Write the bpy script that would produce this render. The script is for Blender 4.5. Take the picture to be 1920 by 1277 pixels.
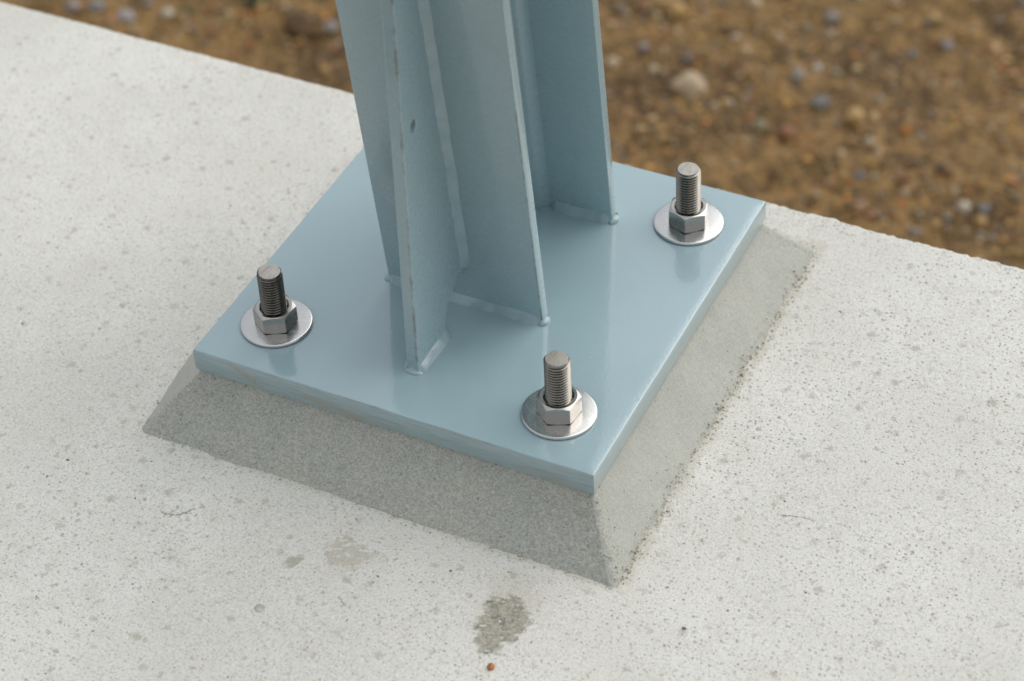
import bpy, bmesh, math, random
import numpy as np
from mathutils import Vector, Matrix

random.seed(7)
rng = np.random.default_rng(11)
S = 0.01                      # script lengths are in centimetres, the scene is in metres
scene = bpy.context.scene
C = scene.collection
for o in list(bpy.data.objects):
    bpy.data.objects.remove(o)

# ------------------------------------------------------------------ camera
CAM = np.array([60.0347, -108.8622, 107.1422])
RX = Vector((0.89857744, 0.43663599, -0.04367592))
UP = Vector((-0.26621378, 0.62155209, 0.73675180))
FW = Vector((-0.34883921, 0.65040142, -0.67475121))
cam_data = bpy.data.cameras.new('camera')
cam = bpy.data.objects.new('camera', cam_data)
C.objects.link(cam)
m = Matrix((( RX.x, UP.x, -FW.x, CAM[0]*S), (RX.y, UP.y, -FW.y, CAM[1]*S), (RX.z, UP.z, -FW.z, CAM[2]*S), (0, 0, 0, 1)))
cam.matrix_world = m
cam_data.sensor_width = 36.0
cam_data.lens = 4390.115/1920*36
cam_data.clip_start = 0.05
cam_data.clip_end = 2000
cam_data.dof.use_dof = True
cam_data.dof.focus_distance = 1.57
cam_data.dof.aperture_fstop = 5.7
scene.camera = cam

# ------------------------------------------------------------------ sky, sun, exposure
SUN_DIR = Vector((0.48, 0.74, 0.80)).normalized()      # towards the sun
world = bpy.data.worlds.new('World')
scene.world = world
world.use_nodes = True
wn = world.node_tree
wn.nodes.clear()
wo = wn.nodes.new('ShaderNodeOutputWorld')
bg = wn.nodes.new('ShaderNodeBackground')
sky = wn.nodes.new('ShaderNodeTexSky')
sky.sky_type = 'NISHITA'
sky.sun_disc = False
sky.sun_elevation = math.asin(SUN_DIR.z)
sky.sun_rotation = math.atan2(SUN_DIR.x, SUN_DIR.y)
sky.air_density = 1.0
sky.dust_density = 2.0
sky.ozone_density = 1.0
veil = wn.nodes.new('ShaderNodeMix')                   # high even cloud over the clear sky
veil.data_type = 'RGBA'
veil.inputs[0].default_value = 0.68
wtc = wn.nodes.new('ShaderNodeTexCoord')
wsep = wn.nodes.new('ShaderNodeSeparateXYZ')
wn.links.new(wtc.outputs['Generated'], wsep.inputs[0])
wlum = wn.nodes.new('ShaderNodeMapRange')              # standard overcast sky: zenith three times the horizon
wlum.inputs['To Min'].default_value = 2.25
wlum.inputs['To Max'].default_value = 6.75
wn.links.new(wsep.outputs['Z'], wlum.inputs['Value'])
wcol = wn.nodes.new('ShaderNodeVectorMath'); wcol.operation = 'SCALE'
wcol.inputs[0].default_value = (1.0, 1.0, 0.985)
wn.links.new(wlum.outputs['Result'], wcol.inputs['Scale'])
wn.links.new(wcol.outputs[0], veil.inputs[7])
wn.links.new(sky.outputs['Color'], veil.inputs[6])
wn.links.new(veil.outputs[2], bg.inputs['Color'])
bg.inputs['Strength'].default_value = 0.135
wn.links.new(bg.outputs['Background'], wo.inputs['Surface'])

sun_data = bpy.data.lights.new('sun', 'SUN')
sun_data.energy = 1.5
sun_data.angle = math.radians(75)
sun_data.color = (1.0, 0.98, 0.94)
sun = bpy.data.objects.new('sun', sun_data)
sun.rotation_euler = SUN_DIR.to_track_quat('Z', 'Y').to_euler()
C.objects.link(sun)

scene.view_settings.view_transform = 'Standard'
scene.view_settings.look = 'None'
scene.view_settings.exposure = 0.34
scene.view_settings.gamma = 1.0
scene.view_settings.use_curve_mapping = False
scene.render.engine = 'CYCLES'
cy = scene.cycles
cy.max_bounces = 5; cy.diffuse_bounces = 3; cy.glossy_bounces = 3; cy.transmission_bounces = 0; cy.volume_bounces = 0
cy.adaptive_threshold = 0.015
cy.caustics_reflective = False; cy.caustics_refractive = False

# ------------------------------------------------------------------ numpy noise
_perm = rng.permutation(256)
_perm = np.concatenate([_perm, _perm, _perm])
_grad = rng.normal(size=(256, 3)); _grad /= np.linalg.norm(_grad, axis=1)[:, None]
def noise3(p):
    p = np.asarray(p, float)
    i = np.floor(p).astype(int); f = p - i; i &= 255
    u = f*f*f*(f*(f*6-15)+10)
    out = 0
    for dx in (0, 1):
        for dy in (0, 1):
            for dz in (0, 1):
                h = _perm[_perm[_perm[(i[..., 0]+dx) & 255] + ((i[..., 1]+dy) & 255)] + ((i[..., 2]+dz) & 255)]
                g = _grad[h]
                d = (g*(f-np.array([dx, dy, dz]))).sum(-1)
                w = (u[..., 0] if dx else 1-u[..., 0])*(u[..., 1] if dy else 1-u[..., 1])*(u[..., 2] if dz else 1-u[..., 2])
                out = out + d*w
    return out*1.6
def fbm(p, octaves=3):
    p = np.asarray(p, float); a = 1.0; r = 0; t = 0
    for k in range(octaves):
        r = r + a*noise3(p*(2**k)+17.3*k); t += a; a *= 0.5
    return r/t

# ------------------------------------------------------------------ object helpers
def obj(name, mesh, mat=None, parent=None):
    o = bpy.data.objects.new(name, mesh)
    C.objects.link(o)
    if mat is not None and len(mesh.materials) == 0:
        mesh.materials.append(mat)
    if parent is not None:
        o.parent = parent
    return o
def empty(name, loc):
    o = bpy.data.objects.new(name, None)
    o.empty_display_size = 0.02
    o.location = Vector(loc)*S
    C.objects.link(o)
    return o
def tag(o, label=None, cat=None, group=None, kind=None):
    if label: o['label'] = label
    if cat: o['category'] = cat
    if group: o['group'] = group
    if kind: o['kind'] = kind
    return o
def mesh_from(name, verts, faces, smooth=True, sharp=None):
    me = bpy.data.meshes.new(name)
    me.from_pydata((np.asarray(verts, float)*S).tolist(), [], faces)
    me.update()
    bm = bmesh.new(); bm.from_mesh(me)
    bmesh.ops.recalc_face_normals(bm, faces=bm.faces)
    bm.to_mesh(me); bm.free()
    if smooth:
        me.polygons.foreach_set('use_smooth', [True]*len(me.polygons))
        if sharp: me.set_sharp_from_angle(angle=math.radians(sharp))
    return me
def grid_mesh(name, P, closed_u=False, smooth=True):
    """P: (nu, nv, 3) array in cm -> quad mesh without per-face python work"""
    nu, nv = P.shape[:2]
    me = bpy.data.meshes.new(name)
    idx = np.arange(nu*nv).reshape(nu, nv)
    if closed_u: idx = np.vstack([idx, idx[:1]])
    q = np.stack([idx[:-1, :-1], idx[1:, :-1], idx[1:, 1:], idx[:-1, 1:]], -1).reshape(-1, 4)
    nf = len(q)
    me.vertices.add(nu*nv); me.vertices.foreach_set('co', (P.reshape(-1)*S).astype(np.float32))
    me.loops.add(nf*4); me.loops.foreach_set('vertex_index', q.reshape(-1).astype(np.int32))
    me.polygons.add(nf); me.polygons.foreach_set('loop_start', (np.arange(nf)*4).astype(np.int32))
    me.polygons.foreach_set('use_smooth', np.full(nf, smooth))
    me.update(calc_edges=True); me.validate()
    return me
def bevel(o, w, seg=2, angle=40):
    b = o.modifiers.new('bevel', 'BEVEL'); b.width = w*S; b.segments = seg
    b.limit_method = 'ANGLE'; b.angle_limit = math.radians(angle)
    return o

# ------------------------------------------------------------------ node helpers
class NT:
    def __init__(self, name):
        self.mat = bpy.data.materials.new(name); self.mat.use_nodes = True
        self.t = self.mat.node_tree; self.t.nodes.clear()
        self.out = self.t.nodes.new('ShaderNodeOutputMaterial')
        self.b = self.t.nodes.new('ShaderNodeBsdfPrincipled')
        self.t.links.new(self.b.outputs[0], self.out.inputs[0])
        tc = self.t.nodes.new('ShaderNodeTexCoord')
        self.co = self.vmath('SCALE', tc.outputs['Object'], scale=100.0)     # object coordinates in cm
    def link(self, a, b): self.t.links.new(a, b)
    def put(self, sock, v):
        if isinstance(v, bpy.types.NodeSocket): self.link(v, sock)
        elif isinstance(v, (tuple, list)) and sock.type == 'RGBA': sock.default_value = (*v[:3], 1)
        else: sock.default_value = v
    def vmath(self, op, a, b=None, scale=None):
        n = self.t.nodes.new('ShaderNodeVectorMath'); n.operation = op
        self.put(n.inputs[0], a)
        if b is not None: self.put(n.inputs[1], b)
        if scale is not None: self.put(n.inputs['Scale'], scale)
        return n.outputs['Value'] if op in ('LENGTH', 'DISTANCE', 'DOT_PRODUCT') else n.outputs[0]
    def math(self, op, a, b=None, c=None, clamp=False):
        n = self.t.nodes.new('ShaderNodeMath'); n.operation = op; n.use_clamp = clamp
        self.put(n.inputs[0], a)
        if b is not None: self.put(n.inputs[1], b)
        if c is not None: self.put(n.inputs[2], c)
        return n.outputs[0]
    def mul(self, a, b): return self.math('MULTIPLY', a, b)
    def add(self, a, b): return self.math('ADD', a, b)
    def noise(self, scale, detail=2, rough=0.5, co=None, dist=0.0, color=False):
        n = self.t.nodes.new('ShaderNodeTexNoise')
        self.link(co or self.co, n.inputs['Vector'])
        n.inputs['Scale'].default_value = scale; n.inputs['Detail'].default_value = detail
        n.inputs['Roughness'].default_value = rough; n.inputs['Distortion'].default_value = dist
        return n.outputs['Color'] if color else n.outputs['Fac']
    def voro(self, scale, co=None, dim='3D', feature='F1', rnd=1.0):
        n = self.t.nodes.new('ShaderNodeTexVoronoi'); n.voronoi_dimensions = dim; n.feature = feature
        self.link(co or self.co, n.inputs['Vector']); n.inputs['Scale'].default_value = scale
        n.inputs['Randomness'].default_value = rnd
        return n
    def ramp(self, v, lo, hi, a=0.0, b=1.0, smooth=True):
        n = self.t.nodes.new('ShaderNodeMapRange'); n.interpolation_type = 'SMOOTHSTEP' if smooth else 'LINEAR'
        self.put(n.inputs['Value'], v); self.put(n.inputs['From Min'], lo); self.put(n.inputs['From Max'], hi)
        self.put(n.inputs['To Min'], a); self.put(n.inputs['To Max'], b)
        return n.outputs['Result']
    def mix(self, fac, a, b, mode='MIX'):
        n = self.t.nodes.new('ShaderNodeMix'); n.data_type = 'RGBA'; n.blend_type = mode
        self.put(n.inputs[0], fac); self.put(n.inputs[6], a); self.put(n.inputs[7], b)
        return n.outputs[2]
    def sep(self, v):
        n = self.t.nodes.new('ShaderNodeSeparateXYZ'); self.link(v, n.inputs[0]); return n.outputs
    def comb(self, x, y, z):
        n = self.t.nodes.new('ShaderNodeCombineXYZ')
        for k, v in enumerate((x, y, z)): self.put(n.inputs[k], v)
        return n.outputs[0]
    def attr(self, name):
        n = self.t.nodes.new('ShaderNodeAttribute'); n.attribute_name = name; return n
    def bump(self, h, strength=0.5, dist=0.05, normal=None):
        n = self.t.nodes.new('ShaderNodeBump'); n.inputs['Strength'].default_value = strength
        n.inputs['Distance'].default_value = dist*S
        self.link(h, n.inputs['Height'])
        if normal is not None: self.link(normal, n.inputs['Normal'])
        return n.outputs[0]
    def shared(self):
        if not hasattr(self, '_dn'):
            self._dn = self.vmath('SUBTRACT', self.noise(3.2, 2, .6, color=True), (.5, .5, .5))
        return self._dn
    def spots(self, cell, rmin, rmax, prob, off=0.0, ragged=0.25, soft=0.5):
        """irregular round marks: cell spacing and radii in cm; prob = share of cells that carry one"""
        co = self.vmath('ADD', self.co, (off, off*1.7, 0))
        co2 = self.vmath('ADD', co, self.vmath('SCALE', self.shared(), scale=ragged*rmax*6))
        v = self.voro(1.0/cell, co=co2, dim='2D')
        c = self.sep(v.outputs['Color'])
        r = self.ramp(self.mul(c[0], c[0]), 0, 1, rmin/cell, rmax/cell, smooth=False)
        mk = self.ramp(v.outputs['Distance'], self.mul(r, 1-soft), r, 1, 0)
        sel = self.math('LESS_THAN', c[1], prob)
        return self.mul(mk, sel), c[2]
    def finish(self, color, rough=0.5, normal=None, metallic=0.0, spec=0.5, coat=0.0):
        self.b.inputs['Coat Weight'].default_value = coat; self.b.inputs['Coat Roughness'].default_value = .07; self.b.inputs['Coat IOR'].default_value = 1.72
        if coat and normal is not None: self.link(normal, self.b.inputs['Coat Normal'])
        self.put(self.b.inputs['Base Color'], color); self.put(self.b.inputs['Roughness'], rough)
        self.put(self.b.inputs['Metallic'], metallic); self.put(self.b.inputs['Specular IOR Level'], spec)
        if normal is not None: self.link(normal, self.b.inputs['Normal'])
        return self.mat

# ------------------------------------------------------------------ materials
ZC = -5.8            # level of the wall top; plate top is z = 0
def mat_concrete():
    n = NT('pale_concrete')
    x, y, z = n.sep(n.co)
    big = n.noise(0.07, 2, .55)
    mid = n.noise(0.5, 3, .6)
    fine = n.noise(6.5, 2, .7)
    wob = n.noise(.95, 3, .65, co=n.vmath('ADD', n.co, (5, 5, 5)))
    col = n.mix(n.ramp(big, .3, .7), (.592, .584, .532), (.664, .655, .603))
    col = n.mix(n.mul(n.ramp(mid, .46, .72), .50), col, (.575, .55, .49))
    col = n.mix(n.mul(n.ramp(n.sep(n.shared())[1], .04, .22), .34), col, (.41, .40, .36))
    col = n.mix(n.mul(n.ramp(fine, .50, .66), .55), col, (.38, .38, .35))
    col = n.mix(n.mul(n.ramp(fine, .42, .28), .5), col, (.80, .80, .77))
    dens = n.ramp(n.add(n.mul(big, .55), n.mul(mid, .45)), .40, .57, .38, 1.0)
    right = n.ramp(x, -20, 12, .40, 1.0)          # sand is more exposed towards the right
    dens2 = n.mul(dens, right)
    a, ra = n.spots(1.65, .12, .50, .66, 3.1, .30, .8)
    tan = n.mix(ra, (.36, .33, .26), (.45, .435, .39))
    col = n.mix(n.mul(a, .72), col, tan)
    a2, rb = n.spots(.82, .07, .20, .62, 11.7, .30, .7)
    col = n.mix(n.mul(n.mul(a2, dens), .75), col, n.mix(rb, (.30, .27, .20), (.33, .325, .30)))
    b, rb2 = n.spots(.40, .035, .13, .66, 23.3, .26, .7)
    col = n.mix(n.mul(n.mul(b, dens2), .9), col, (.27, .26, .235))
    d, rd = n.spots(3.6, .06, .13, .5, 57.1, .35, .5)
    col = n.mix(n.mul(d, .85), col, (.12, .105, .08))
    # rubbed greenish patches where something stood on the wall
    ang = math.radians(24); ca, sa = math.cos(ang), math.sin(ang)
    U = n.add(n.mul(x, ca), n.mul(y, sa)); V = n.add(n.mul(x, -sa), n.mul(y, ca))
    streak = n.t.nodes.new('ShaderNodeTexNoise'); n.link(n.comb(n.mul(U, 1.3), n.mul(V, 2.1), 2.0), streak.inputs['Vector'])
    streak.inputs['Scale'].default_value = 1.0; streak.inputs['Detail'].default_value = 4; streak.inputs['Roughness'].default_value = .65
    st = streak.outputs['Fac']; sc = n.sep(streak.outputs['Color'])
    def patch(cx, cy, lx, ly, lo, hi, rag=1.0, tilt=0.0):
        dx_, dy_ = n.add(x, -cx), n.add(y, -cy)
        dx_ = n.add(dx_, n.mul(dy_, tilt))
        r = n.vmath('LENGTH', n.comb(n.mul(dx_, 1/lx), n.mul(dy_, 1/ly), 0))
        rr = n.add(n.add(r, n.mul(n.add(wob, -.5), rag)), n.mul(n.add(sc[2], -.5), 1.0))
        return n.mul(n.mul(n.ramp(rr, .74, 1.02, 1, 0), n.ramp(st, lo, hi)), n.ramp(fine, .62, .40, .65, 1.0))
    p1 = patch(12.5, -23.9, 1.75, 2.75, .32, .43, 1.3, .05)
    pc = n.mix(n.ramp(sc[0], .38, .60), (.17, .165, .12), (.33, .31, .24))
    pc = n.mix(n.ramp(sc[1], .58, .66, 0, .7), pc, (.25, .185, .14))
    pc = n.mix(n.ramp(sc[1], .44, .38), pc, (.12, .12, .105))
    col = n.mix(n.mul(n.ramp(n.vmath('LENGTH', n.comb(n.add(x, -12.4), n.add(y, 21.9), 0)), 1.0, 3.4, .38, 0), n.ramp(wob, .35, .6)), col, (.42, .39, .31))
    col = n.mix(n.mul(p1, .95), col, pc)
    p2 = patch(.75, -22.8, 1.7, 1.3, .38, .54, 1.9)
    p2 = n.math('MAXIMUM', p2, n.mul(patch(2.6, -22.2, 1.2, .5, .40, .56, 1.5), .7))
    col = n.mix(n.mul(p2, .7), col, n.mix(n.ramp(sc[0], .4, .6), (.26, .24, .17), (.42, .375, .285)))
    p3 = patch(-2.2, -24.8, .5, .8, .34, .55, 1.4, -.3)
    col = n.mix(n.mul(p3, .75), col, (.28, .26, .20))
    # hairline cracks
    dx = n.sep(n.shared())[0]
    def crack(cx, cy, ang, L, curv, w):
        ca, sa = math.cos(ang), math.sin(ang)
        px = n.add(x, -cx); py = n.add(y, -cy)
        u = n.add(n.mul(px, ca), n.mul(py, sa)); v = n.add(n.mul(px, -sa), n.mul(py, ca))
        dd = n.math('ABSOLUTE', n.add(n.add(v, n.mul(dx, .5)), n.mul(n.mul(u, u), curv)))
        return n.mul(n.ramp(dd, w*.3, w, 1, 0), n.ramp(n.math('ABSOLUTE', u), L*.8, L, 1, 0))
    k = crack(-11.4, -24.3, math.radians(30), 1.25, -.35, .09)
    k = n.math('MAXIMUM', k, n.mul(crack(2.4, -26.5, math.radians(-25), .55, .2, .07), .8))
    k = n.math('MAXIMUM', k, n.mul(crack(-4.6, -29.6, math.radians(48), 1.1, .05, .06), .45))
    k = n.math('MAXIMUM', k, n.mul(crack(26.5, -8.0, math.radians(10), 1.3, .08, .08), n.ramp(wob, .45, .6)))
    col = n.mix(n.mul(k, .8), col, (.21, .19, .15))
    # tan cement wash creeping out round the mortar bed
    ax = n.math('SUBTRACT', n.math('ABSOLUTE', n.add(x, -.1)), 18.1)
    ay = n.math('SUBTRACT', n.math('ABSOLUTE', n.add(y, .05)), 18.3)
    dist = n.math('MAXIMUM', ax, ay)
    wash = n.ramp(n.add(dist, n.mul(n.add(wob, -.5), 2.4)), .0, .7, 1, 0)
    wash = n.mul(wash, n.ramp(x, -16, -10, .2, 1.0))
    col = n.mix(n.mul(wash, .45), col, (.45, .42, .335))
    h = n.add(n.mul(fine, .7), n.mul(b, -.9))
    nb = n.bump(h, .6, .07)
    return n.finish(col, .88, nb, spec=.25)

def mat_mortar():
    n = NT('grey_mortar')
    r = n.attr('rough').outputs['Fac']
    mid = n.noise(.35, 3, .6); fine = n.noise(9.0, 2, .7)
    col = n.mix(n.ramp(mid, .3, .7), (.382, .386, .346), (.412, .414, .372))
    v = n.voro(10.5)
    cs = n.sep(v.outputs['Color'])
    grain = n.ramp(cs[0], .0, 1.0, .65, 1.4, smooth=False)
    g = n.mix(n.ramp(r, 0, 1, .15, .55), (1, 1, 1), n.comb(grain, grain, n.mul(grain, .97)))
    col = n.mix(1.0, col, g, 'MULTIPLY')
    col = n.mix(n.mul(n.ramp(fine, .58, .72), n.ramp(r, 0, 1, .12, .6)), col, (.13, .125, .10))
    p, rp = n.spots(.8, .03, .09, .4, 5.5, .3, .5)
    col = n.mix(n.mul(p, .6), col, (.16, .15, .12))
    col = n.mix(n.mul(n.ramp(mid, .56, .7), .15), col, (.42, .39, .31))
    h = n.add(n.mul(n.ramp(v.outputs['Distance'], 0, .6, 1, 0), n.ramp(r, 0, 1, .15, 1.0)), n.mul(fine, .35))
    nb = n.bump(h, .55, .06)
    return n.finish(col, .92, nb, spec=.2)

PAINT = (.288, .398, .425)
def mat_paint(name, plate=False):
    n = NT(name)
    x, y, z = n.sep(n.co)
    big = n.noise(.12, 3, .5)
    col = n.mix(n.ramp(big, .3, .7), PAINT, tuple(c*1.06 for c in PAINT))
    # dust specks caught in the paint
    v = n.voro(.42); cs = n.sep(v.outputs['Color'])
    dot = n.mul(n.ramp(v.outputs['Distance'], .012, .028, 1, 0), n.math('LESS_THAN', cs[0], .55))
    col = n.mix(n.mul(dot, .75), col, n.mix(n.math('LESS_THAN', cs[1], .6), (.55, .6, .6), (.05, .045, .04)))
    peel = n.noise(4.2, 2, .45)
    pe = peel
    rough = n.ramp(n.noise(1.7, 3, .6), .3, .7, .17, .27)
    if plate:
        front = n.math('LESS_THAN', y, -14.93)
        side = n.math('MAXIMUM', front, n.math('GREATER_THAN', x, 14.93))
        streak = n.noise(1.0, 4, .65, co=n.comb(n.mul(x, .55), n.mul(y, .55), n.mul(z, 6.0)))
        col = n.mix(n.mul(front, n.ramp(streak, .42, .66, 0, .5)), col, (.235, .265, .25))
        col = n.mix(n.mul(front, n.mul(n.ramp(streak, .64, .72), .35)), col, (.07, .09, .10))
        col = n.mix(n.mul(n.math('GREATER_THAN', x, 14.93), n.ramp(streak, .42, .62, 0, .5)), col, (.37, .39, .355))
        # smears of mortar dragged over the front edge
        def smear(x0, x1, z0, slope, w, seed):
            dz = n.math('ABSOLUTE', n.add(n.add(z, -z0), n.mul(n.add(x, -x0), -slope)))
            nz = n.noise(1.3, 4, .65, co=n.vmath('ADD', n.co, (seed, 0, seed)))
            inx = n.mul(n.ramp(x, x0-.2, x0+.5), n.ramp(x, x1-.6, x1+.3, 1, 0))
            return n.mul(n.mul(front, inx), n.mul(n.ramp(dz, w*.3, w, 1, 0), n.ramp(nz, .36, .52)))
        sm = n.math('MAXIMUM', smear(-12.3, -9.6, -.15, -.52, .42, 2.0), n.mul(smear(-6.6, -1.6, -1.05, -.10, .36, 6.0), .8))
        sm = n.math('MAXIMUM', sm, n.mul(smear(9.5, 14.2, -1.1, -.09, .30, 9.0), .45))
        col = n.mix(n.mul(sm, .8), col, (.33, .31, .235))
        rough = n.math('MAXIMUM', rough, n.mul(side, .42))
        nb = n.bump(pe, .055, .10)
        nb = n.bump(n.mul(front, streak), .10, .06, nb)
    else:
        g1 = n.math('ABSOLUTE', n.add(n.add(y, 11.0), n.mul(z, -.042)))
        g1 = n.mul(n.ramp(g1, .05, .13, 1, 0), n.math('GREATER_THAN', x, .13))
        c1 = n.math('ABSOLUTE', n.add(n.add(y, 3.2), n.mul(z, .115)))
        c1 = n.mul(n.ramp(c1, .03, .10, 1, 0), n.ramp(n.math('ABSOLUTE', n.add(x, -5.80)), .06, .12, 1, 0))
        rust = n.math('MAXIMUM', n.mul(g1, n.math('LESS_THAN', x, .6)), c1)
        rn = n.noise(.45, 4, .75)
        col = n.mix(n.mul(n.mul(rust, n.ramp(rn, .42, .64)), .6), col, (.15, .105, .07))
        nb = n.bump(pe, .006, .12)
        rough = n.add(rough, .06)
    return n.finish(col, rough, nb, spec=.5, coat=1.0 if plate else .4)

def mat_weld():
    n = NT('painted_weld')
    big = n.noise(.9, 3, .6)
    col = n.mix(n.ramp(big, .3, .7), tuple(c*.90 for c in PAINT), tuple(c*1.0 for c in PAINT))
    v = n.voro(1.6); cs = n.sep(v.outputs['Color'])
    dot = n.mul(n.ramp(v.outputs['Distance'], .03, .07, 1, 0), n.math('LESS_THAN', cs[0], .3))
    col = n.mix(n.mul(dot, .7), col, (.06, .055, .05))
    h = n.add(n.noise(2.6, 3, .6), n.mul(n.noise(.8, 2, .5), .8))
    return n.finish(col, .2, n.bump(h, .22, .12), spec=.5, coat=.4)

def mat_steel(name, base, rough, brushed=0.0, dirt=0.15, even=.9):
    n = NT(name)
    nz = n.noise(1.2, 3, .6)
    x, y, z = n.sep(n.co)
    col = n.mix(n.ramp(nz, .3, .7), base, tuple(c*even for c in base))
    st = n.noise(1.0, 3, .6, co=n.comb(n.mul(x, 9), n.mul(y, 1.2), n.mul(z, 2)))
    v = n.voro(.9); cs = n.sep(v.outputs['Color'])
    dot = n.mul(n.ramp(v.outputs['Distance'], .03, .07, 1, 0), n.math('LESS_THAN', cs[0], dirt))
    col = n.mix(n.mul(dot, .7), col, (.08, .07, .06))
    col = n.mix(n.mul(n.ramp(st, .45, .65), brushed), col, tuple(c*.55 for c in base))
    r = n.ramp(n.add(n.mul(nz, .5), n.mul(st, .5)), .35, .65, rough*.8, rough*1.25)
    h = n.add(n.mul(st, .6), n.mul(n.noise(6, 2, .5), .4))
    return n.finish(col, r, n.bump(h, .02+brushed*.5, .03), metallic=1.0)

def mat_soil():
    n = NT('brown_soil')
    a = n.noise(.05, 3, .6); b = n.noise(.28, 3, .65); c = n.noise(1.1, 3, .75)
    col = n.mix(n.ramp(b, .36, .62), (.082, .048, .015), (.225, .134, .046))
    col = n.mix(n.ramp(a, .50, .60, 0, .85), col, (.062, .036, .013))
    col = n.mix(n.mul(n.ramp(c, .52, .62), .75), col, (.34, .205, .08))
    col = n.mix(n.mul(n.ramp(c, .46, .36), .75), col, (.060, .034, .013))
    return n.finish(col, .8, n.bump(b, .9, 1.5), spec=.3)

def mat_stone(name, base, var=0.25):
    n = NT(name)
    nz = n.noise(1.4, 3, .6)
    col = n.mix(n.ramp(nz, .3, .7), tuple(c*(1-var) for c in base), tuple(min(1, c*(1+var)) for c in base))
    return n.finish(col, .55, n.bump(nz, .4, .1), spec=.4)

def mat_grit():
    n = NT('mixed_grit')
    at = n.attr('tint').outputs['Color']
    nz = n.noise(2.0, 2, .6)
    col = n.mix(1.0, at, n.mix(n.ramp(nz, .3, .7), (.75, .75, .75), (1.15, 1.15, 1.15)), 'MULTIPLY')
    return n.finish(col, .55, None, spec=.4)

def mat_plain(name, col, rough=.6, spec=.4, var=.2, sc=3.0):
    n = NT(name)
    nz = n.noise(sc, 3, .6)
    return n.finish(n.mix(n.ramp(nz, .3, .7), tuple(c*(1-var) for c in col), tuple(min(1, c*(1+var)) for c in col)), rough, n.bump(nz, .3, .03), spec=spec)

M = {}
M['concrete'] = mat_concrete()
M['mortar'] = mat_mortar()
M['plate'] = mat_paint('light_blue_gloss_plate', True)
M['paint'] = mat_paint('light_blue_gloss_post')
M['weld'] = mat_weld()
M['washer'] = mat_steel('stainless_washer', (.60, .595, .575), .25, 0.0, .1, .97)
M['nut'] = mat_steel('stainless_nut', (.46, .447, .42), .22, 0.0, .1, .95)
M['rod'] = mat_steel('stainless_rod', (.25, .238, .212), .22, .05, .3)
M['rod_dark'] = mat_steel('tarnished_rod', (.155, .147, .13), .24, .05, .3)
M['cut'] = mat_steel('sawn_rod_end', (.46, .435, .39), .38, .55, .1)
M['soil'] = mat_soil()
M['grit'] = mat_grit()

# ------------------------------------------------------------------ ground
def axis(lo, hi, step, far, growth=1.5):
    a = list(np.arange(lo, hi+1e-6, step))
    d = step; v = hi
    while v < far:
        d *= growth; v += d; a.append(v)
    d = step; v = lo; pre = []
    while v > -far:
        d *= growth; v -= d; pre.append(v)
    return np.array(pre[::-1]+a)
GZ = -90.0
def ground_h(x, y):
    p = np.stack([np.asarray(x, float), np.asarray(y, float), np.zeros_like(np.asarray(x, float))], -1)
    h = 2.2*fbm(p/34.0, 2) + 2.6*np.abs(fbm(p/9.0+3.7, 3)) + .6*fbm(p/2.6+9.1, 2)
    fade = np.clip(1.6-np.hypot(p[..., 0]+60, p[..., 1]-120)/400.0, 0, 1)
    return GZ + h*fade
gx = axis(-260, 120, 1.5, 20000); gy = axis(30, 300, 1.5, 20000)
X, Y = np.meshgrid(gx, gy, indexing='ij')
ground = obj('ground', grid_mesh('ground', np.stack([X, Y, ground_h(X, Y)], -1)), M['soil'])
tag(ground, 'brown earthy ground strewn with gravel beyond the wall, out of focus', None, None, 'structure')

# ------------------------------------------------------------------ concrete wall
def build_wall():
    WE = 21.8
    xs = axis(-62, 40, .15, 700, 1.35)
    xs = xs[(xs > -720) & (xs < 720)]
    ys = list(np.arange(20.2, -46, -.45))
    d = .45; v = ys[-1]
    while v > -50: d *= 1.35; v -= d; ys.append(v)
    prof = [(WE, -110), (WE, -60), (WE, -20), (WE, -10), (WE, -8)]
    prof += [(WE, -7.4), (WE, -7.0), (WE, -6.7), (WE, -6.45)]
    for t in np.linspace(0, 90, 8):
        prof.append((WE-.45+.45*math.cos(math.radians(t)), ZC-.45+.45*math.sin(math.radians(t))))
    prof += [(WE-.6, ZC), (WE-.8, ZC), (WE-1.0, ZC), (WE-1.25, ZC)]
    prof += [(yy, ZC) for yy in ys]
    yl = ys[-1]
    prof += [(yl-.4, ZC-.4), (yl-.4, -30), (yl-.4, -110)]
    prof = np.array(prof)
    P = np.zeros((len(xs), len(prof), 3))
    P[..., 0] = xs[:, None]; P[..., 1] = prof[None, :, 0]; P[..., 2] = prof[None, :, 1]
    inner = (np.abs(xs) < 100)[:, None]*np.ones(len(prof))[None]
    near = np.clip(1-np.abs(P[..., 1]-WE)/1.2, 0, 1)*np.clip(1+(P[..., 2]-ZC)/3.0, 0, 1)
    amp = np.where(P[..., 0] > -8, .30, .10)
    rough = fbm(P/np.array([.55, .55, .55]), 2)*.75 + fbm(P/2.4+4, 2)*.6
    P[..., 1] += rough*amp*near*inner
    P[..., 2] += fbm(P/.6+13, 2)*amp*.5*near*inner
    top = np.clip((P[..., 2]-ZC+1)/1, 0, 1)*inner
    P[..., 2] += (fbm(P/11.0, 2)*.10 + fbm(P/1.3+8, 2)*.028)*top
    return grid_mesh('concrete_wall', P)
wall = obj('concrete_wall', build_wall(), M['concrete'])
tag(wall, 'wide pale grey concrete wall top, speckled and stained, under the steel post', 'wall')

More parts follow.
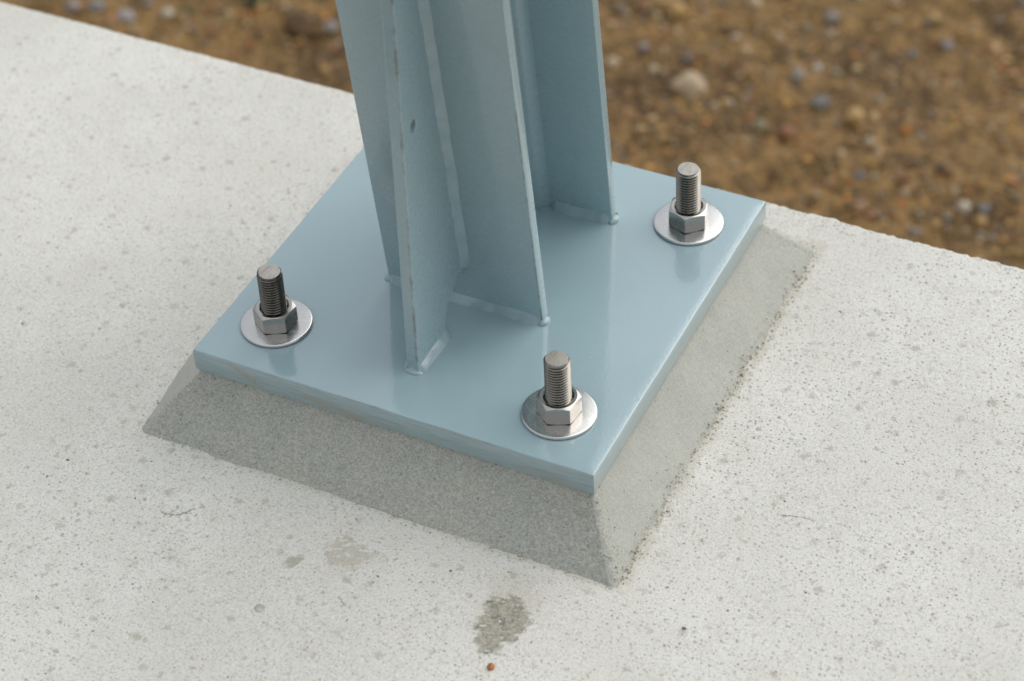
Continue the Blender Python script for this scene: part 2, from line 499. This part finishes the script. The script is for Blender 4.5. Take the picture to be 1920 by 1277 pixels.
# ------------------------------------------------------------------ mortar bed
def build_mortar():
    def ring(L, R, F, B, rad, per):
        """points along a rounded rectangle, same parameterisation for every ring"""
        out = []
        segs = [((R-rad, F), (L+rad, F), 'front'), ((L, F+rad), (L, B-rad), 'left'), ((L+rad, B), (R-rad, B), 'back'), ((R, B-rad), (R, F+rad), 'right')]
        corners = [(L+rad, F+rad, -90, -180), (L+rad, B-rad, 180, 90), (R-rad, B-rad, 90, 0), (R-rad, F+rad, 0, -90)]
        for (a, b, nm), (cx, cy, t0, t1) in zip(segs, corners):
            for t in np.linspace(0, 1, per, endpoint=False): out.append((a[0]+(b[0]-a[0])*t, a[1]+(b[1]-a[1])*t))
            for t in np.linspace(t0, t1, 10, endpoint=False): out.append((cx+rad*math.cos(math.radians(t)), cy+rad*math.sin(math.radians(t))))
        return np.array(out)
    per = 300
    zt = -1.80
    top = ring(-14.84, 14.84, -14.84, 14.84, .15, per)
    bot = ring(-18.25, 18.2, -18.75, 18.15, .5, per)
    nu = len(top)
    lf = bot[:, 0] < -16.9
    bot[lf, 0] -= np.clip((bot[lf, 1]+18.7)*.11, 0, .9)*np.clip((18.2-bot[lf, 1])/3, 0, 1)
    side = np.repeat(['front', 'left', 'back', 'right'], per+10)
    edge = np.zeros(nu)
    for k in range(4):                     # closeness to a corner ridge
        t = np.arange(per+10)/(per+10)
        edge[k*(per+10):(k+1)*(per+10)] = np.exp(-np.minimum(t, np.abs(.97-t))/.03)
    nv = 56
    P = np.zeros((nu, nv+2, 3)); rg = np.zeros((nu, nv+2))
    base = {'front': .95, 'left': .12, 'back': .4, 'right': .34}
    br = np.array([base[s] for s in side])
    for j in range(nv):
        v = j/(nv-1)
        w = max(0.0, (v-.04)/.96)**1.14
        xy = top*(1-w)+bot*w
        P[:, j+1, :2] = xy; P[:, j+1, 2] = zt+(ZC-.25-zt)*v
        foot = np.exp(-(1-v)/.05)*np.where(side == 'left', .25, 1.0)
        rg[:, j+1] = np.clip(np.maximum(br, np.maximum(edge*.95, foot)), 0, 1)
    P[:, 0] = P[:, 1]; P[:, 0, :2] *= .9; P[:, -1] = P[:, -2]; P[:, -1, 2] -= .3
    rg[:, 0] = rg[:, 1]; rg[:, -1] = rg[:, -2]
    # normals of the sloping sides, for displacement
    nx = np.where(side == 'left', -1, np.where(side == 'right', 1, 0))*.8
    ny = np.where(side == 'front', -1, np.where(side == 'back', 1, 0))*.8
    N = np.stack([nx, ny, np.full(nu, .6)], -1)[:, None, :]
    d = rg*(fbm(P/.20, 2)*.085) + rg*fbm(P/.6+7, 2)*.06 + fbm(P/4.0+2, 2)*.12
    fade = np.ones(nv+2); fade[:3] = (.1, .15, .6)
    P = P + N*(d*fade[None])[..., None]
    # ragged foot spreading out over the wall
    v = np.linspace(0, 1, nv+2)
    f = np.clip((v-.86)/.14, 0, 1)**2
    u3 = P[:, -3, :]
    spread = np.clip(fbm(u3/1.6+21, 3)*.9+.12, 0, 1)*np.where(side == 'left', .4, np.where(side == 'right', .75, .55))
    P[..., :2] += (np.stack([nx, ny], -1)/.8)[:, None, :]*(spread[:, None]*f[None])[..., None]
    me = grid_mesh('mortar_bed', P, closed_u=True)
    at = me.attributes.new('rough', 'FLOAT', 'POINT')
    at.data.foreach_set('value', rg.reshape(-1).astype(np.float32))
    return me, P, side
mortar_me, MP, mside = build_mortar()
mortar = obj('mortar_bed', mortar_me, M['mortar'])
tag(mortar, 'grey sandy mortar bed with sloped sides under the blue base plate', 'mortar')

_ico = {}
def ico(sub):
    if sub not in _ico:
        bm = bmesh.new(); bmesh.ops.create_icosphere(bm, subdivisions=sub, radius=1)
        _ico[sub] = (np.array([v.co for v in bm.verts]), np.array([[v.index for v in f.verts] for f in bm.faces])); bm.free()
    return _ico[sub]
def rand_rot(k):
    q = rng.normal(size=(k, 4)); q /= np.linalg.norm(q, axis=1)[:, None]
    w, x, y, z = q.T
    return np.stack([np.stack([1-2*(y*y+z*z), 2*(x*y-z*w), 2*(x*z+y*w)], -1), np.stack([2*(x*y+z*w), 1-2*(x*x+z*z), 2*(y*z-x*w)], -1), np.stack([2*(x*z-y*w), 2*(y*z+x*w), 1-2*(x*x+y*y)], -1)], 1)
def scatter_mesh(name, pos, size, sub=1, flat=.7, tint=None, jitter=.3):
    V, F = ico(sub); k = len(pos)
    sc = rng.uniform(.65, 1.3, size=(k, 1, 3))
    P = V[None]*(1+rng.uniform(-jitter, jitter, size=(k, len(V), 1)))*sc
    P = np.einsum('kij,kvj->kvi', rand_rot(k), P); P[..., 2] *= flat
    P = P*np.asarray(size)[:, None, None] + np.asarray(pos)[:, None, :]
    nv = len(V); q = (F[None]+(np.arange(k)*nv)[:, None, None]).reshape(-1, 3); nf = len(q)
    me = bpy.data.meshes.new(name)
    me.vertices.add(k*nv); me.vertices.foreach_set('co', (P.reshape(-1)*S).astype(np.float32))
    me.loops.add(nf*3); me.loops.foreach_set('vertex_index', q.reshape(-1).astype(np.int32))
    me.polygons.add(nf); me.polygons.foreach_set('loop_start', (np.arange(nf)*3).astype(np.int32))
    me.polygons.foreach_set('use_smooth', np.full(nf, sub > 1))
    me.update(calc_edges=True); me.validate()
    if tint is not None:
        at = me.attributes.new('tint', 'FLOAT_COLOR', 'POINT')
        at.data.foreach_set('color', np.repeat(np.c_[tint, np.ones(k)], nv, axis=0).reshape(-1).astype(np.float32))
    return me

def build_crumbs():
    pos, sz = [], []
    per = len(mside)
    for _ in range(4200):
        i = rng.integers(per); s = mside[i]
        if s == 'left' and rng.random() > .06: continue
        if s == 'back' and rng.random() > .3: continue
        if s == 'front' and rng.random() > .3: continue
        j = MP.shape[1]-1-int(min(16, abs(rng.normal(0, 5))))-2
        p = MP[i, j].copy()
        p[2] = max(p[2], ZC)
        o = rng.normal(0, .26, 2); p[:2] += o
        pos.append(p); sz.append(min(.16, max(.03, rng.lognormal(-3.05, .35))))
    for _ in range(160):                      # the rough front ridges
        i = rng.choice([rng.integers(280, 318), rng.integers(len(mside)-22, len(mside)), rng.integers(0, 14)])
        j = rng.integers(2, MP.shape[1]-2)
        p = MP[i, j] + rng.normal(0, .03, 3)
        pos.append(p); sz.append(max(.03, min(.12, rng.lognormal(-2.9, .35))))
    k = len(pos)
    base = np.array([[.47, .435, .345]])*rng.uniform(.6, 1.15, size=(k, 1))
    warm = rng.random(k) < .12
    base[warm] *= np.array([1.0, .88, .74])
    me = scatter_mesh('mortar_crumbs', np.array(pos), np.array(sz), 1, .8, base)
    return me
crumbs = obj('mortar_crumbs', build_crumbs(), M['grit'], mortar)
crumbs['kind'] = 'stuff'

# ------------------------------------------------------------------ steel post with its base plate
K = 0.115                      # the post leans out of the vertical
post = empty('steel_post', (0, 0, 0))
tag(post, 'light blue painted steel post with gusset, welded to a square base plate', 'post')

def box_mesh(name, x0, x1, y0, y1, z0, z1, shear=0.0):
    v = [(x, y-shear*z, z) for z in (z0, z1) for y in (y0, y1) for x in (x0, x1)]
    f = [(0, 1, 3, 2), (4, 5, 7, 6), (0, 1, 5, 4), (2, 3, 7, 6), (0, 2, 6, 4), (1, 3, 7, 5)]
    return mesh_from(name, v, f, smooth=False)
def build_plate():
    n = 60
    t = np.linspace(-15, 15, n+1)
    loop = [(a, -15.0) for a in t[:-1]]+[(15.0, a) for a in t[:-1]]+[(-a, 15.0) for a in t[:-1]]+[(-15.0, -a) for a in t[:-1]]
    L = np.array(loop)
    nrm = np.zeros_like(L)
    for i in range(len(L)):
        k = i//n
        nrm[i] = ((0, -1), (1, 0), (0, 1), (-1, 0))[k]
    rings = []
    for inset, z in ((.9, -1.78), (.03, -1.78), (0, -1.70), (.0, -.6), (.0, -.10), (.02, -.035), (.06, -.004), (.10, -.0005), (.9, 0)):
        p = L.copy()
        p[:, 0] = np.clip(p[:, 0], -15+inset, 15-inset); p[:, 1] = np.clip(p[:, 1], -15+inset, 15-inset)
        if inset < .5:
            w = fbm(np.c_[L/3.0, np.full(len(L), z*.4)], 2)*.035 + fbm(np.c_[L/.7, np.full(len(L), z)], 2)*.012
            p += nrm*w[:, None]
        rings.append(np.c_[p, np.full(len(p), z)])
    P = np.stack(rings, 1)
    nu, nv = P.shape[:2]
    verts = P.reshape(-1, 3); faces = []
    for i in range(nu):
        for j in range(nv-1):
            a = i*nv+j; b = ((i+1) % nu)*nv+j
            faces.append((a, b, b+1, a+1))
    faces.append([i*nv+nv-1 for i in range(nu)]); faces.append([i*nv for i in range(nu)][::-1])
    return mesh_from('base_plate', verts, faces, True, 50)
plate = obj('base_plate', build_plate(), M['plate'], post)

HT = 110.0
XC = -.13                       # the section stands a little left of the plate centre
YF, YB = -3.2, 9.4           # outer faces of the two flanges at plate level
def strip_flange(name, y0, y1, xl, xr):
    """flange plate with slightly wavy rolled edges"""
    zs = np.concatenate([np.arange(.02, 34, .8), np.array([40, 60, 85, HT])])
    rows = []
    r = .10
    for z in zs:
        pr = [(xl+r, y0), (-3, y0), (0, y0), (3, y0), (xr-r, y0), (xr-.03, y0+.03), (xr, y0+r), (xr, y1-r), (xr-.03, y1-.03), (xr-r, y1), (0, y1), (xl+r, y1), (xl+.03, y1-.03), (xl, y1-r), (xl, y0+r), (xl+.03, y0+.03)]
        rows.append([(x, y-K*z, z) for x, y in pr])
    P = np.array(rows); nz, npr = P.shape[:2]
    faces = []
    for i in range(nz-1):
        for j in range(npr):
            a = i*npr+j; b = i*npr+(j+1) % npr
            faces.append((a, b, b+npr, a+npr))
    faces.append(list(range(npr))); faces.append([(nz-1)*npr+j for j in range(npr)])
    me = mesh_from(name, P.reshape(-1, 3), faces, True, 35)
    return me
front_flange = obj('flange', strip_flange('flange', YF, YF+.9, -6.12, 5.84), M['paint'], post)
back_flange = obj('flange', strip_flange('flange', YB-.9, YB, -6.05, 5.76), M['paint'], post)

def build_web():
    y0, y1, t, r = YF+.88, YB-.88, .33, .9
    pr = []
    for a in np.linspace(0, 90, 7):       # root fillets
        pr.append((t+r-r*math.sin(math.radians(a)), y0+r-r*math.cos(math.radians(a))))
    for a in np.linspace(90, 0, 7):
        pr.append((t+r-r*math.sin(math.radians(a)), y1-r+r*math.cos(math.radians(a))))
    pr = pr+[(-x, y) for x, y in pr[::-1]]
    n = len(pr); zs = (.02, HT)
    v = [(x+XC, y-K*z, z) for z in zs for x, y in pr]
    f = [(j, (j+1) % n, n+(j+1) % n, n+j) for j in range(n)]+[list(range(n)), list(range(n, 2*n))]
    return mesh_from('web', v, f, True, 50)
web = obj('web', build_web(), M['paint'], post)

def build_gusset():
    GF, KF, GT = -11.0, .042, 42.0
    R = 3.5
    out = []
    for z in np.linspace(.02, GT, 60): out.append((GF+KF*z+.03*float(fbm(np.array([[3.0, 1.0, z/3.0]]), 2)[0]), z))
    out.append((YF-K*GT, GT))
    for z in np.linspace(GT-1, R, 20): out.append((YF-K*z, z))
    for a in np.linspace(90, 0, 14)[1:]:
        out.append((YF-(R+.25)*math.cos(math.radians(a))-K*R*math.sin(math.radians(a)), .02+R*math.sin(math.radians(a))))
    hole = [(-8.74+.34*math.cos(t), 19.12+.46*math.sin(t)) for t in np.linspace(0, 2*math.pi, 20, endpoint=False)]
    bm = bmesh.new()
    T = .45
    def loop(pts, x):
        vs = [bm.verts.new((x*S, y*S, z*S)) for y, z in pts]
        es = [bm.edges.new((vs[i], vs[(i+1) % len(vs)])) for i in range(len(vs))]
        return vs, es
    rings = []
    for x in (XC-T, XC+T):
        a, ea = loop(out, x); b, eb = loop(hole, x)
        bmesh.ops.triangle_fill(bm, use_beauty=True, use_dissolve=False, edges=ea+eb)
        rings.append((a, b))
    for k in (0, 1):
        A, B = rings[0][k], rings[1][k]
        for i in range(len(A)):
            j = (i+1) % len(A)
            bm.faces.new((A[i], A[j], B[j], B[i]))
    bmesh.ops.recalc_face_normals(bm, faces=bm.faces)
    me = bpy.data.meshes.new('gusset_plate'); bm.to_mesh(me)
    bm.free()
    return me
gusset = bevel(obj('gusset_plate', build_gusset(), M['paint'], post), .09, 2, 50)
def weld(p0, p1, da, db, size=.72, end=True, wob=.18, seed=0):
    """fillet bead from p0 to p1 in the corner spanned by da, db"""
    p0, p1, da, db = (np.array(q, float) for q in (p0, p1, da, db))
    L = np.linalg.norm(p1-p0); n = max(8, int(L/.12))
    ax = (p1-p0)/L
    rows = []
    for i in range(n+1):
        t = i/n; c = p0+(p1-p0)*t
        k = 1+wob*float(fbm(np.array([[t*L/2.6, seed*3.3, 1.0]]), 3)[0])*1.1
        e = min(t, 1-t)*L
        if end: k *= (.10+.90*math.sin(math.pi/2*min(1, e/.8)))
        k2 = 1+wob*float(fbm(np.array([[t*L/2.2, seed*5.1, 9.0]]), 3)[0])*1.1
        row = []
        for q in np.linspace(0, 1, 6):
            a, b = (1-q), q
            bulge = 1+.06*math.sin(math.pi*q)
            off = (da*a*k*.74+db*b*k2*min(1, k+.1))*size*bulge
            row.append(c+off-(da+db)*.02)
        row.append(c-(da+db)*.06)
        rows.append(row)
    P = np.array(rows); nn, m = P.shape[:2]; f = []
    for i in range(nn-1):
        for j in range(m):
            a = i*m+j; b = i*m+(j+1) % m
            f.append((a, b, b+m, a+m))
    f.append(list(range(m))); f.append([(nn-1)*m+j for j in range(m)])
    return mesh_from('weld_bead', P.reshape(-1, 3), f, True, 60)
def blob(c, r, seed, sq=(1, 1, .75)):
    V, F = ico(3)
    k = 1+.15*fbm(V*1.0+seed*7.7, 2)
    P = V*k[:, None]*r*np.array(sq)+np.array(c)
    return mesh_from('weld_bead', P, F.tolist(), True)
up = (0, -K, 1)
W = []
for s in (1, -1):
    W += [weld((-6.1, YF, 0), (6.1, YF, 0), (0, -1, 0), up, .66, True, .32, 1+s) if s == 1 else None,
          weld((s*.4, YF+.9, 0), (s*6.0, YF+.9, 0), (0, 1, 0), up, .6, True, .2, 4+s),
          weld((s*.9, YB-.9, 0), (s*5.95, YB-.9, 0), (0, -1, 0), up, .72, True, .32, 7+s),
          weld((s*.33, YF+1.5, 0), (s*.33, YB-1.4, 0), (s, 0, 0), up, .55, True, .25, 10+s),
          weld((s*6.0, YB, 0), (s*-6.0, YB, 0), (0, 1, 0), up, .7, True, .2, 13+s) if s == 1 else None,
          weld((s*.45, -11.15, 0), (s*.45, -6.45, 0), (s, 0, 0), (0, 0, 1), .60, True, .3, 16+s),
          weld((s*.45, YF-K*3.3, 3.3), (s*.45, YF-K*41, 41), (s, 0, 0), (0, -1, 0), .62, True, .26, 19+s),
          blob((s*5.95, YF+.25, .0), .58, 22+s, (.72, 1, .6)),
          blob((s*5.9, YB-.6, .0), .58, 25+s, (.7, 1.0, .6))]
W.append(blob((.05, -10.95, .0), .60, 31, (1.15, .6, .42)))
W.append(weld((-.5, -11.0, 0), (.5, -11.0, 0), (0, -1, 0), (0, 0.042, 1), .55, True, .15, 33))
for me in W:
    if me is not None:
        o = obj('weld_bead', me, M['weld'], post)
        o.location.x = XC*S

# ------------------------------------------------------------------ anchor bolts
def lathe(name, prof, seg=64, sharp=35):
    n = len(prof)
    v = [(r*math.cos(2*math.pi*i/seg), r*math.sin(2*math.pi*i/seg), z) for i in range(seg) for r, z in prof]
    f = []
    for i in range(seg):
        for j in range(n):
            a = i*n+j; b = ((i+1) % seg)*n+j; a2 = i*n+(j+1) % n; b2 = ((i+1) % seg)*n+(j+1) % n
            f.append((a, b, b2, a2))
    return mesh_from(name, v, f, True, sharp)
RO = .885
washer_me = lathe('washer', [(1.0, .002), (2.44, .002), (2.50, .03), (2.52, .12), (2.50, .20), (2.455, .238), (2.38, .25), (1.0, .25)], 96, 60)
def build_nut():
    AF, H0, H1, rc, ri = 2.62/2, .252, 1.66, 1.25, .91
    seg = 120
    rings = [[], [], [], [], [], [], []]
    for i in range(seg):
        t = 2*math.pi*i/seg
        a = (t % (math.pi/3))-math.pi/6
        r = AF/math.cos(a)
        r = min(r, AF/math.cos(math.pi/6)-.012)
        c, s = math.cos(t), math.sin(t)
        for k, (rr, z) in enumerate(((ri, H0), (rc-.02, H0), (r, H0+(r-rc)*.35), (r, H1-(r-rc)*.56), (rc-.02, H1), (ri+.13, H1), (ri, H1-.14))):
            rings[k].append((rr*c, rr*s, z))
    v = []; f = []
    n = 7
    for i in range(seg):
        for k in range(n): v.append(rings[k][i])
    for i in range(seg):
        for k in range(n):
            a = i*n+k; b = ((i+1) % seg)*n+k; a2 = i*n+(k+1) % n; b2 = ((i+1) % seg)*n+(k+1) % n
            f.append((a, b, b2, a2))
    return mesh_from('hex_nut', v, f, True, 22)
nut_me = build_nut()
def build_rod(top, slant, saz):
    pitch, seg, per = .225, 48, 8
    rows = []
    z0, z1 = .3, top
    nz = int((z1-z0)/pitch*per)
    for i in range(nz+1):
        z = z0+(z1-z0)*i/nz
        row = []
        for j in range(seg):
            t = 2*math.pi*j/seg
            ph = (z/pitch-j/seg) % 1.0
            tri = abs(ph-.5)*2
            d = .165*min(1, max(0, (tri-.06)/.82))
            e = z1-z
            r = RO-d
            if e < .16: r = min(r, RO-.13+e*.75)
            zz = z+slant*math.cos(t-saz)*r*max(0, 1-(z1-z)/.5)
            row.append((r*math.cos(t), r*math.sin(t), zz))
        rows.append(row)
    P = np.array(rows); f = []
    n1 = len(P)
    for i in range(n1-1):
        for j in range(seg):
            a = i*seg+j; b = i*seg+(j+1) % seg
            f.append((a, b, b+seg, a+seg))
    f.append(list(range(seg)))
    me = mesh_from('threaded_rod', P.reshape(-1, 3), f, True, 28)
    cap = P[-1]
    cv = [(0, 0, top+.012)]+[tuple(q) for q in cap]
    cf = [(0, 1+j, 1+(j+1) % seg) for j in range(seg)]
    skirt = [tuple(q-np.array([0, 0, .05])) for q in cap]
    cv += skirt
    cf += [(1+j, 1+(j+1) % seg, 1+seg+(j+1) % seg, 1+seg+j) for j in range(seg)]
    cap_me = mesh_from('sawn_end', cv, cf, False)
    return me, cap_me
def anchor(loc, nut_deg, top, slant, saz, cut_deg, label, rod_mat, lean=(0, 0)):
    t = empty('anchor_bolt', loc)
    tag(t, label, 'bolt', 'anchor bolts through the base plate')
    w = obj('washer', washer_me, M['washer'], t); w.rotation_euler.z = random.uniform(0, 6)
    nu = obj('hex_nut', nut_me, M['nut'], t); nu.rotation_euler.z = math.radians(nut_deg-30)
    r, c = build_rod(top, slant, saz)
    ro = obj('threaded_rod', r, rod_mat, t)
    ro.rotation_euler = (lean[0], lean[1], 0)
    ca = obj('sawn_end', c, M['cut'], ro)
    return t
anchor((-11.0, -10.45, 0), -62, 4.85, .05, math.radians(160), 20, 'dark threaded anchor bolt with nut and washer at the left corner of the plate', M['rod_dark'], (.012, .010))
anchor((10.6, -10.75, 0), -66, 4.9, .04, math.radians(200), 70, 'steel anchor bolt with nut and washer nearest the camera, at the front plate corner', M['rod'], (-.008, -.006))
anchor((10.85, 10.5, 0), -47.6, 5.0, .0, 0, 0, 'steel anchor bolt with nut and bright washer at the far right corner of the plate', M['rod'], (.006, -.008))
anchor((-10.8, 10.6, 0), -30, 4.9, .0, 0, 0, 'anchor bolt with nut and washer hidden behind the post', M['rod'])

# ------------------------------------------------------------------ small things lying on the wall
def small_stone(name, loc, size, mat, label, cat, flat=.6, seed=0, sub=3, group=None):
    V, F = ico(sub)
    k = 1+.35*fbm(V*1.1+seed*3.7, 2)
    P = V*k[:, None]*np.array(size)*np.array([1, 1, flat])
    o = obj(name, mesh_from(name, P, F.tolist(), True), mat)
    o.location = Vector(loc)*S
    tag(o, label, cat, group)
    return o
amber = mat_plain('amber', (.36, .115, .018), .25, .6, .6, 6.0)
small_stone('pellet', (13.6, -27.54, ZC+.12), (.23, .25, .2), amber, 'tiny shiny rust orange pellet on the concrete below the green patch', 'pellet', .85, 2)
grey_st = mat_stone('grey_chip', (.40, .40, .38), .2)
small_stone('pebble', (-2.15, -29.14, ZC-.03), (.42, .34, .25), grey_st, 'grey pebble sunk in the concrete at the lower left', 'pebble', .5, 5)
dark_st = mat_stone('dark_chip', (.13, .12, .11), .3)
small_stone('stone_chip', (23.29, -19.78, ZC+.01), (.14, .10, .10), dark_st, 'dark stone chip on the concrete right of the green patch', 'stone chip', .6, 8)
small_stone('stone_chip', (-21.1, -22.9, ZC+.02), (.11, .07, .08), dark_st, 'speck of dark stone on the pale concrete at the lower left', 'stone chip', .6, 9)

# ------------------------------------------------------------------ gravel beyond the wall
def ray_ground(u, v):
    d = np.array(RX)*((u-960)/4390.115)+np.array(UP)*(-(v-638.5)/4390.115)+np.array(FW)
    t = (GZ-CAM[2])/d[2]
    p = CAM+t*d
    for _ in range(4):
        z = float(ground_h(np.array(p[0]), np.array(p[1])))
        p = CAM+d*((z-CAM[2])/d[2])
    return p, 4390.115/(np.array(FW)@(p-CAM))
def edge_v(u): return (u-30)*.262+2          # image line of the wall's far edge
COL = {'ochre': (.42, .27, .10), 'cream': (.55, .45, .30), 'beige': (.40, .32, .21), 'white': (.52, .48, .40), 'blue grey': (.17, .185, .19),
       'mid grey': (.24, .225, .20), 'red brown': (.25, .11, .055), 'olive': (.30, .30, .19), 'rust orange': (.45, .18, .04), 'dark brown': (.09, .06, .035), 'pink': (.38, .24, .16), 'lavender grey': (.28, .27, .28)}
SOILTAN = (.20, .12, .045)
COL = {k: tuple(.78*a+.22*b for a, b in zip(v, SOILTAN)) for k, v in COL.items()}     # stones carry a film of soil
MS = {k: mat_stone(k.replace(' ', '_')+'_stone', v, .22) for k, v in COL.items()}
named = [(1290, 170, 66, 52, 'beige', 'large beige stone with angular sides lying on the soil'),
         (1270, 25, 34, 34, 'ochre', 'bright ochre yellow stone near the top of the gravel'),
         (1415, 8, 26, 24, 'cream', 'cream stone at the top edge, right of the ochre one'),
         (1495, 148, 27, 34, 'mid grey', 'pale grey stone right of the large beige stone'),
         (1532, 130, 18, 16, 'white', 'small white stone beside the pale grey one'),
         (1539, 194, 34, 24, 'blue grey', 'blue grey stone in the middle of the gravel'),
         (1474, 252, 36, 30, 'red brown', 'red brown stone left of the blue grey one'),
         (1424, 241, 24, 30, 'olive', 'greenish stone beside the red brown stone'),
         (1601, 222, 36, 26, 'ochre', 'tan rounded stone below the blue grey stone'),
         (1697, 246, 17, 15, 'rust orange', 'small bright orange stone in the right half of the gravel'),
         (1806, 392, 28, 26, 'white', 'white stone near the wall edge at the right'),
         (1843, 396, 24, 26, 'blue grey', 'blue grey stone beside the white one near the wall edge'),
         (1838, 418, 26, 24, 'ochre', 'tan stone close to the wall edge at the right'),
         (1562, 35, 30, 22, 'mid grey', 'grey stone near the top edge of the gravel'),
         (1774, 90, 24, 26, 'lavender grey', 'pale lavender stone in the upper right of the gravel'),
         (137, 15, 28, 20, 'lavender grey', 'leftmost lavender stone above the wall edge'),
         (180, 13, 32, 18, 'blue grey', 'second blue grey stone from the left above the wall edge'),
         (237, 33, 34, 20, 'lavender grey', 'lavender stone close above the wall edge at the left'),
         (313, 27, 24, 18, 'white', 'pale stone left of the green weed'),
         (619, 54, 26, 24, 'lavender grey', 'pale lavender stone just left of the post'),
         (1225, 133, 18, 18, 'cream', 'small cream stone above the large beige stone'),
         (1150, 120, 26, 20, 'beige', 'beige stone right beside the post'),
         (1610, 450 - 60, 22, 20, 'pink', 'pinkish stone above the wall edge, right of the far bolt')]
stone_bases = []
for sd in range(8):
    V, F = ico(3)
    k = 1+.45*fbm(V*.9+sd*5.1, 2)
    stone_bases.append((V*k[:, None], F))
_sm = {}
def stone_mesh(b, col):
    if (b, col) not in _sm:
        V, F = stone_bases[b]
        me = mesh_from('pebble', V, F.tolist(), True); me.materials.append(MS[col]); _sm[(b, col)] = me
    return _sm[(b, col)]
for i, (u, v, w, h, col, label) in enumerate(named):
    p, ppc = ray_ground(u, v)
    o = obj('stone', stone_mesh(i % 8, col))
    r = .5*w/ppc; rz = .5*h/ppc
    o.scale = (r, r*1.05, rz*1.0)
    o.rotation_euler = (random.uniform(-.3, .3), random.uniform(-.3, .3), math.radians(26))
    o.location = Vector((p[0], p[1], p[2]+rz*.25))*S
    tag(o, label, 'stone')
fam = ['ochre', 'beige', 'mid grey', 'blue grey', 'pink', 'red brown', 'cream', 'rust orange', 'dark brown', 'olive', 'white', 'lavender grey']
wts = np.array([.22, .19, .11, .09, .10, .10, .03, .05, .07, .03, .012, .012]); wts /= wts.sum()
cnt = 0
while cnt < 270:
    u, v = rng.uniform(-20, 1940), rng.uniform(-20, 500)
    if v > edge_v(u)-2: continue
    if 655 < u < 1110: continue
    if u < 640 and rng.random() > .6: continue
    if any(abs(u-q[0]) < q[2]*.7 and abs(v-q[1]) < q[3]*.7 for q in named): continue
    p, ppc = ray_ground(u, v)
    col = fam[rng.choice(len(fam), p=wts)]
    px = min(24, max(9, rng.lognormal(2.45, .3)))
    o = obj('pebble', stone_mesh(int(rng.integers(8)), col))
    r = .5*px/ppc
    o.scale = (r*rng.uniform(.85, 1.2), r*rng.uniform(.85, 1.2), r*rng.uniform(.6, .95))
    o.rotation_euler = tuple(rng.uniform(0, 6.28, 3)*np.array([.1, .1, 1]))
    o.location = Vector((p[0], p[1], p[2]+r*.2))*S
    if u < 330: zone = 'above the wall edge at the far left'
    elif u < 640: zone = 'between the green weed and the post'
    elif u < 1240: zone = 'close to the right side of the post'
    elif u < 1400: zone = 'around the large beige stone' if v < 230 else 'behind the far right bolt'
    elif u < 1650: zone = 'right of the large beige stone, near the top' if v < 120 else ('around the red brown and blue grey stones' if v < 290 else 'above the wall edge right of the far bolt')
    else: zone = 'in the top right corner' if v < 150 else ('at the middle of the right edge' if v < 320 else 'above the wall edge at the far right')
    size = 'tiny' if px < 11 else ('small' if px < 15 else 'larger')
    tag(o, '%s %s pebble on the soil %s' % (size, col, zone), 'pebble', '%s %s pebbles on the soil %s' % (size, col, zone))
    cnt += 1
k = 34000
px = rng.uniform(-230, 70, k); py = rng.uniform(60, 260, k)
keep = rng.random(k) < np.clip(.55+1.2*fbm(np.c_[px/22, py/22, np.zeros(k)], 2), .12, 1)
px, py = px[keep], py[keep]; k = len(px)
sz = np.clip(rng.lognormal(-1.22, .45, k), .10, .8)
pz = ground_h(px, py)+sz*.15
ci = rng.choice(len(fam), k, p=wts)
tint = np.array([COL[f] for f in fam])[ci]*rng.uniform(.5, 1.3, (k, 1))*np.array([[1.05, .93, .70]])
gravel = obj('gravel', scatter_mesh('gravel', np.c_[px, py, pz], sz, 1, .75, tint), M['grit'])
tag(gravel, 'fine mixed brown and grey gravel scattered over the soil', 'gravel', None, 'stuff')
# clods of earth
soil_clod = mat_plain('dark_clod', (.085, .052, .024), .85, .2, .35, .5)
for i, (u, v, w, label) in enumerate([(1900, 62, 90, 'dark clod of earth at the upper right edge'), (1690, 300, 70, 'dark clod of earth in the right half of the gravel'), (1175, 150, 40, 'dark clod of earth between post and large beige stone'), (1370, 60, 55, 'dark clod of earth below the cream stone at the top'), (575, 45, 100, 'dark clod of earth between the green weed and the post')]):
    p, ppc = ray_ground(u, v); r = .5*w/ppc
    small_stone('earth_clod', (p[0], p[1], p[2]-r*.12), (r, r*.7, r*.5), soil_clod, label, 'clod', .5, 40+i, 3)

# ------------------------------------------------------------------ weeds
leaf_mat = mat_plain('weed_leaf', (.042, .07, .018), .5, .4, .35, 1.0)
def weed(u, v, n, L, label):
    p, ppc = ray_ground(u, v)
    t = empty('weed', tuple(p)); tag(t, label, 'weed')
    for i in range(n):
        a = 2*math.pi*i/n+random.uniform(-.4, .4); l = L*random.uniform(.6, 1.1); el = random.uniform(.3, 1.0)
        vs = []; fs = []
        for j in range(6):
            s = j/5; w = .16*L*math.sin(math.pi*min(.98, s*.9+.08))
            rr = l*s*math.cos(el); zz = l*s*math.sin(el)-.35*l*s*s
            c, sn = math.cos(a), math.sin(a)
            for side, zo in ((-1, .05), (0, -.03), (1, .05)):
                vs.append((rr*c-side*w*sn, rr*sn+side*w*c, zz+zo*w*4))
            if j:
                b = (j-1)*3; fs += [(b, b+1, b+4, b+3), (b+1, b+2, b+5, b+4)]
        lf = obj('leaf', mesh_from('leaf', vs, fs, True), leaf_mat, t)
        so = lf.modifiers.new('thick', 'SOLIDIFY'); so.thickness = .0006
weed(487, 2, 11, 3.6, 'green leafy weed at the top, left of the post')
weed(350, 24, 7, 2.0, 'small pale weed close to the wall edge at the upper left')
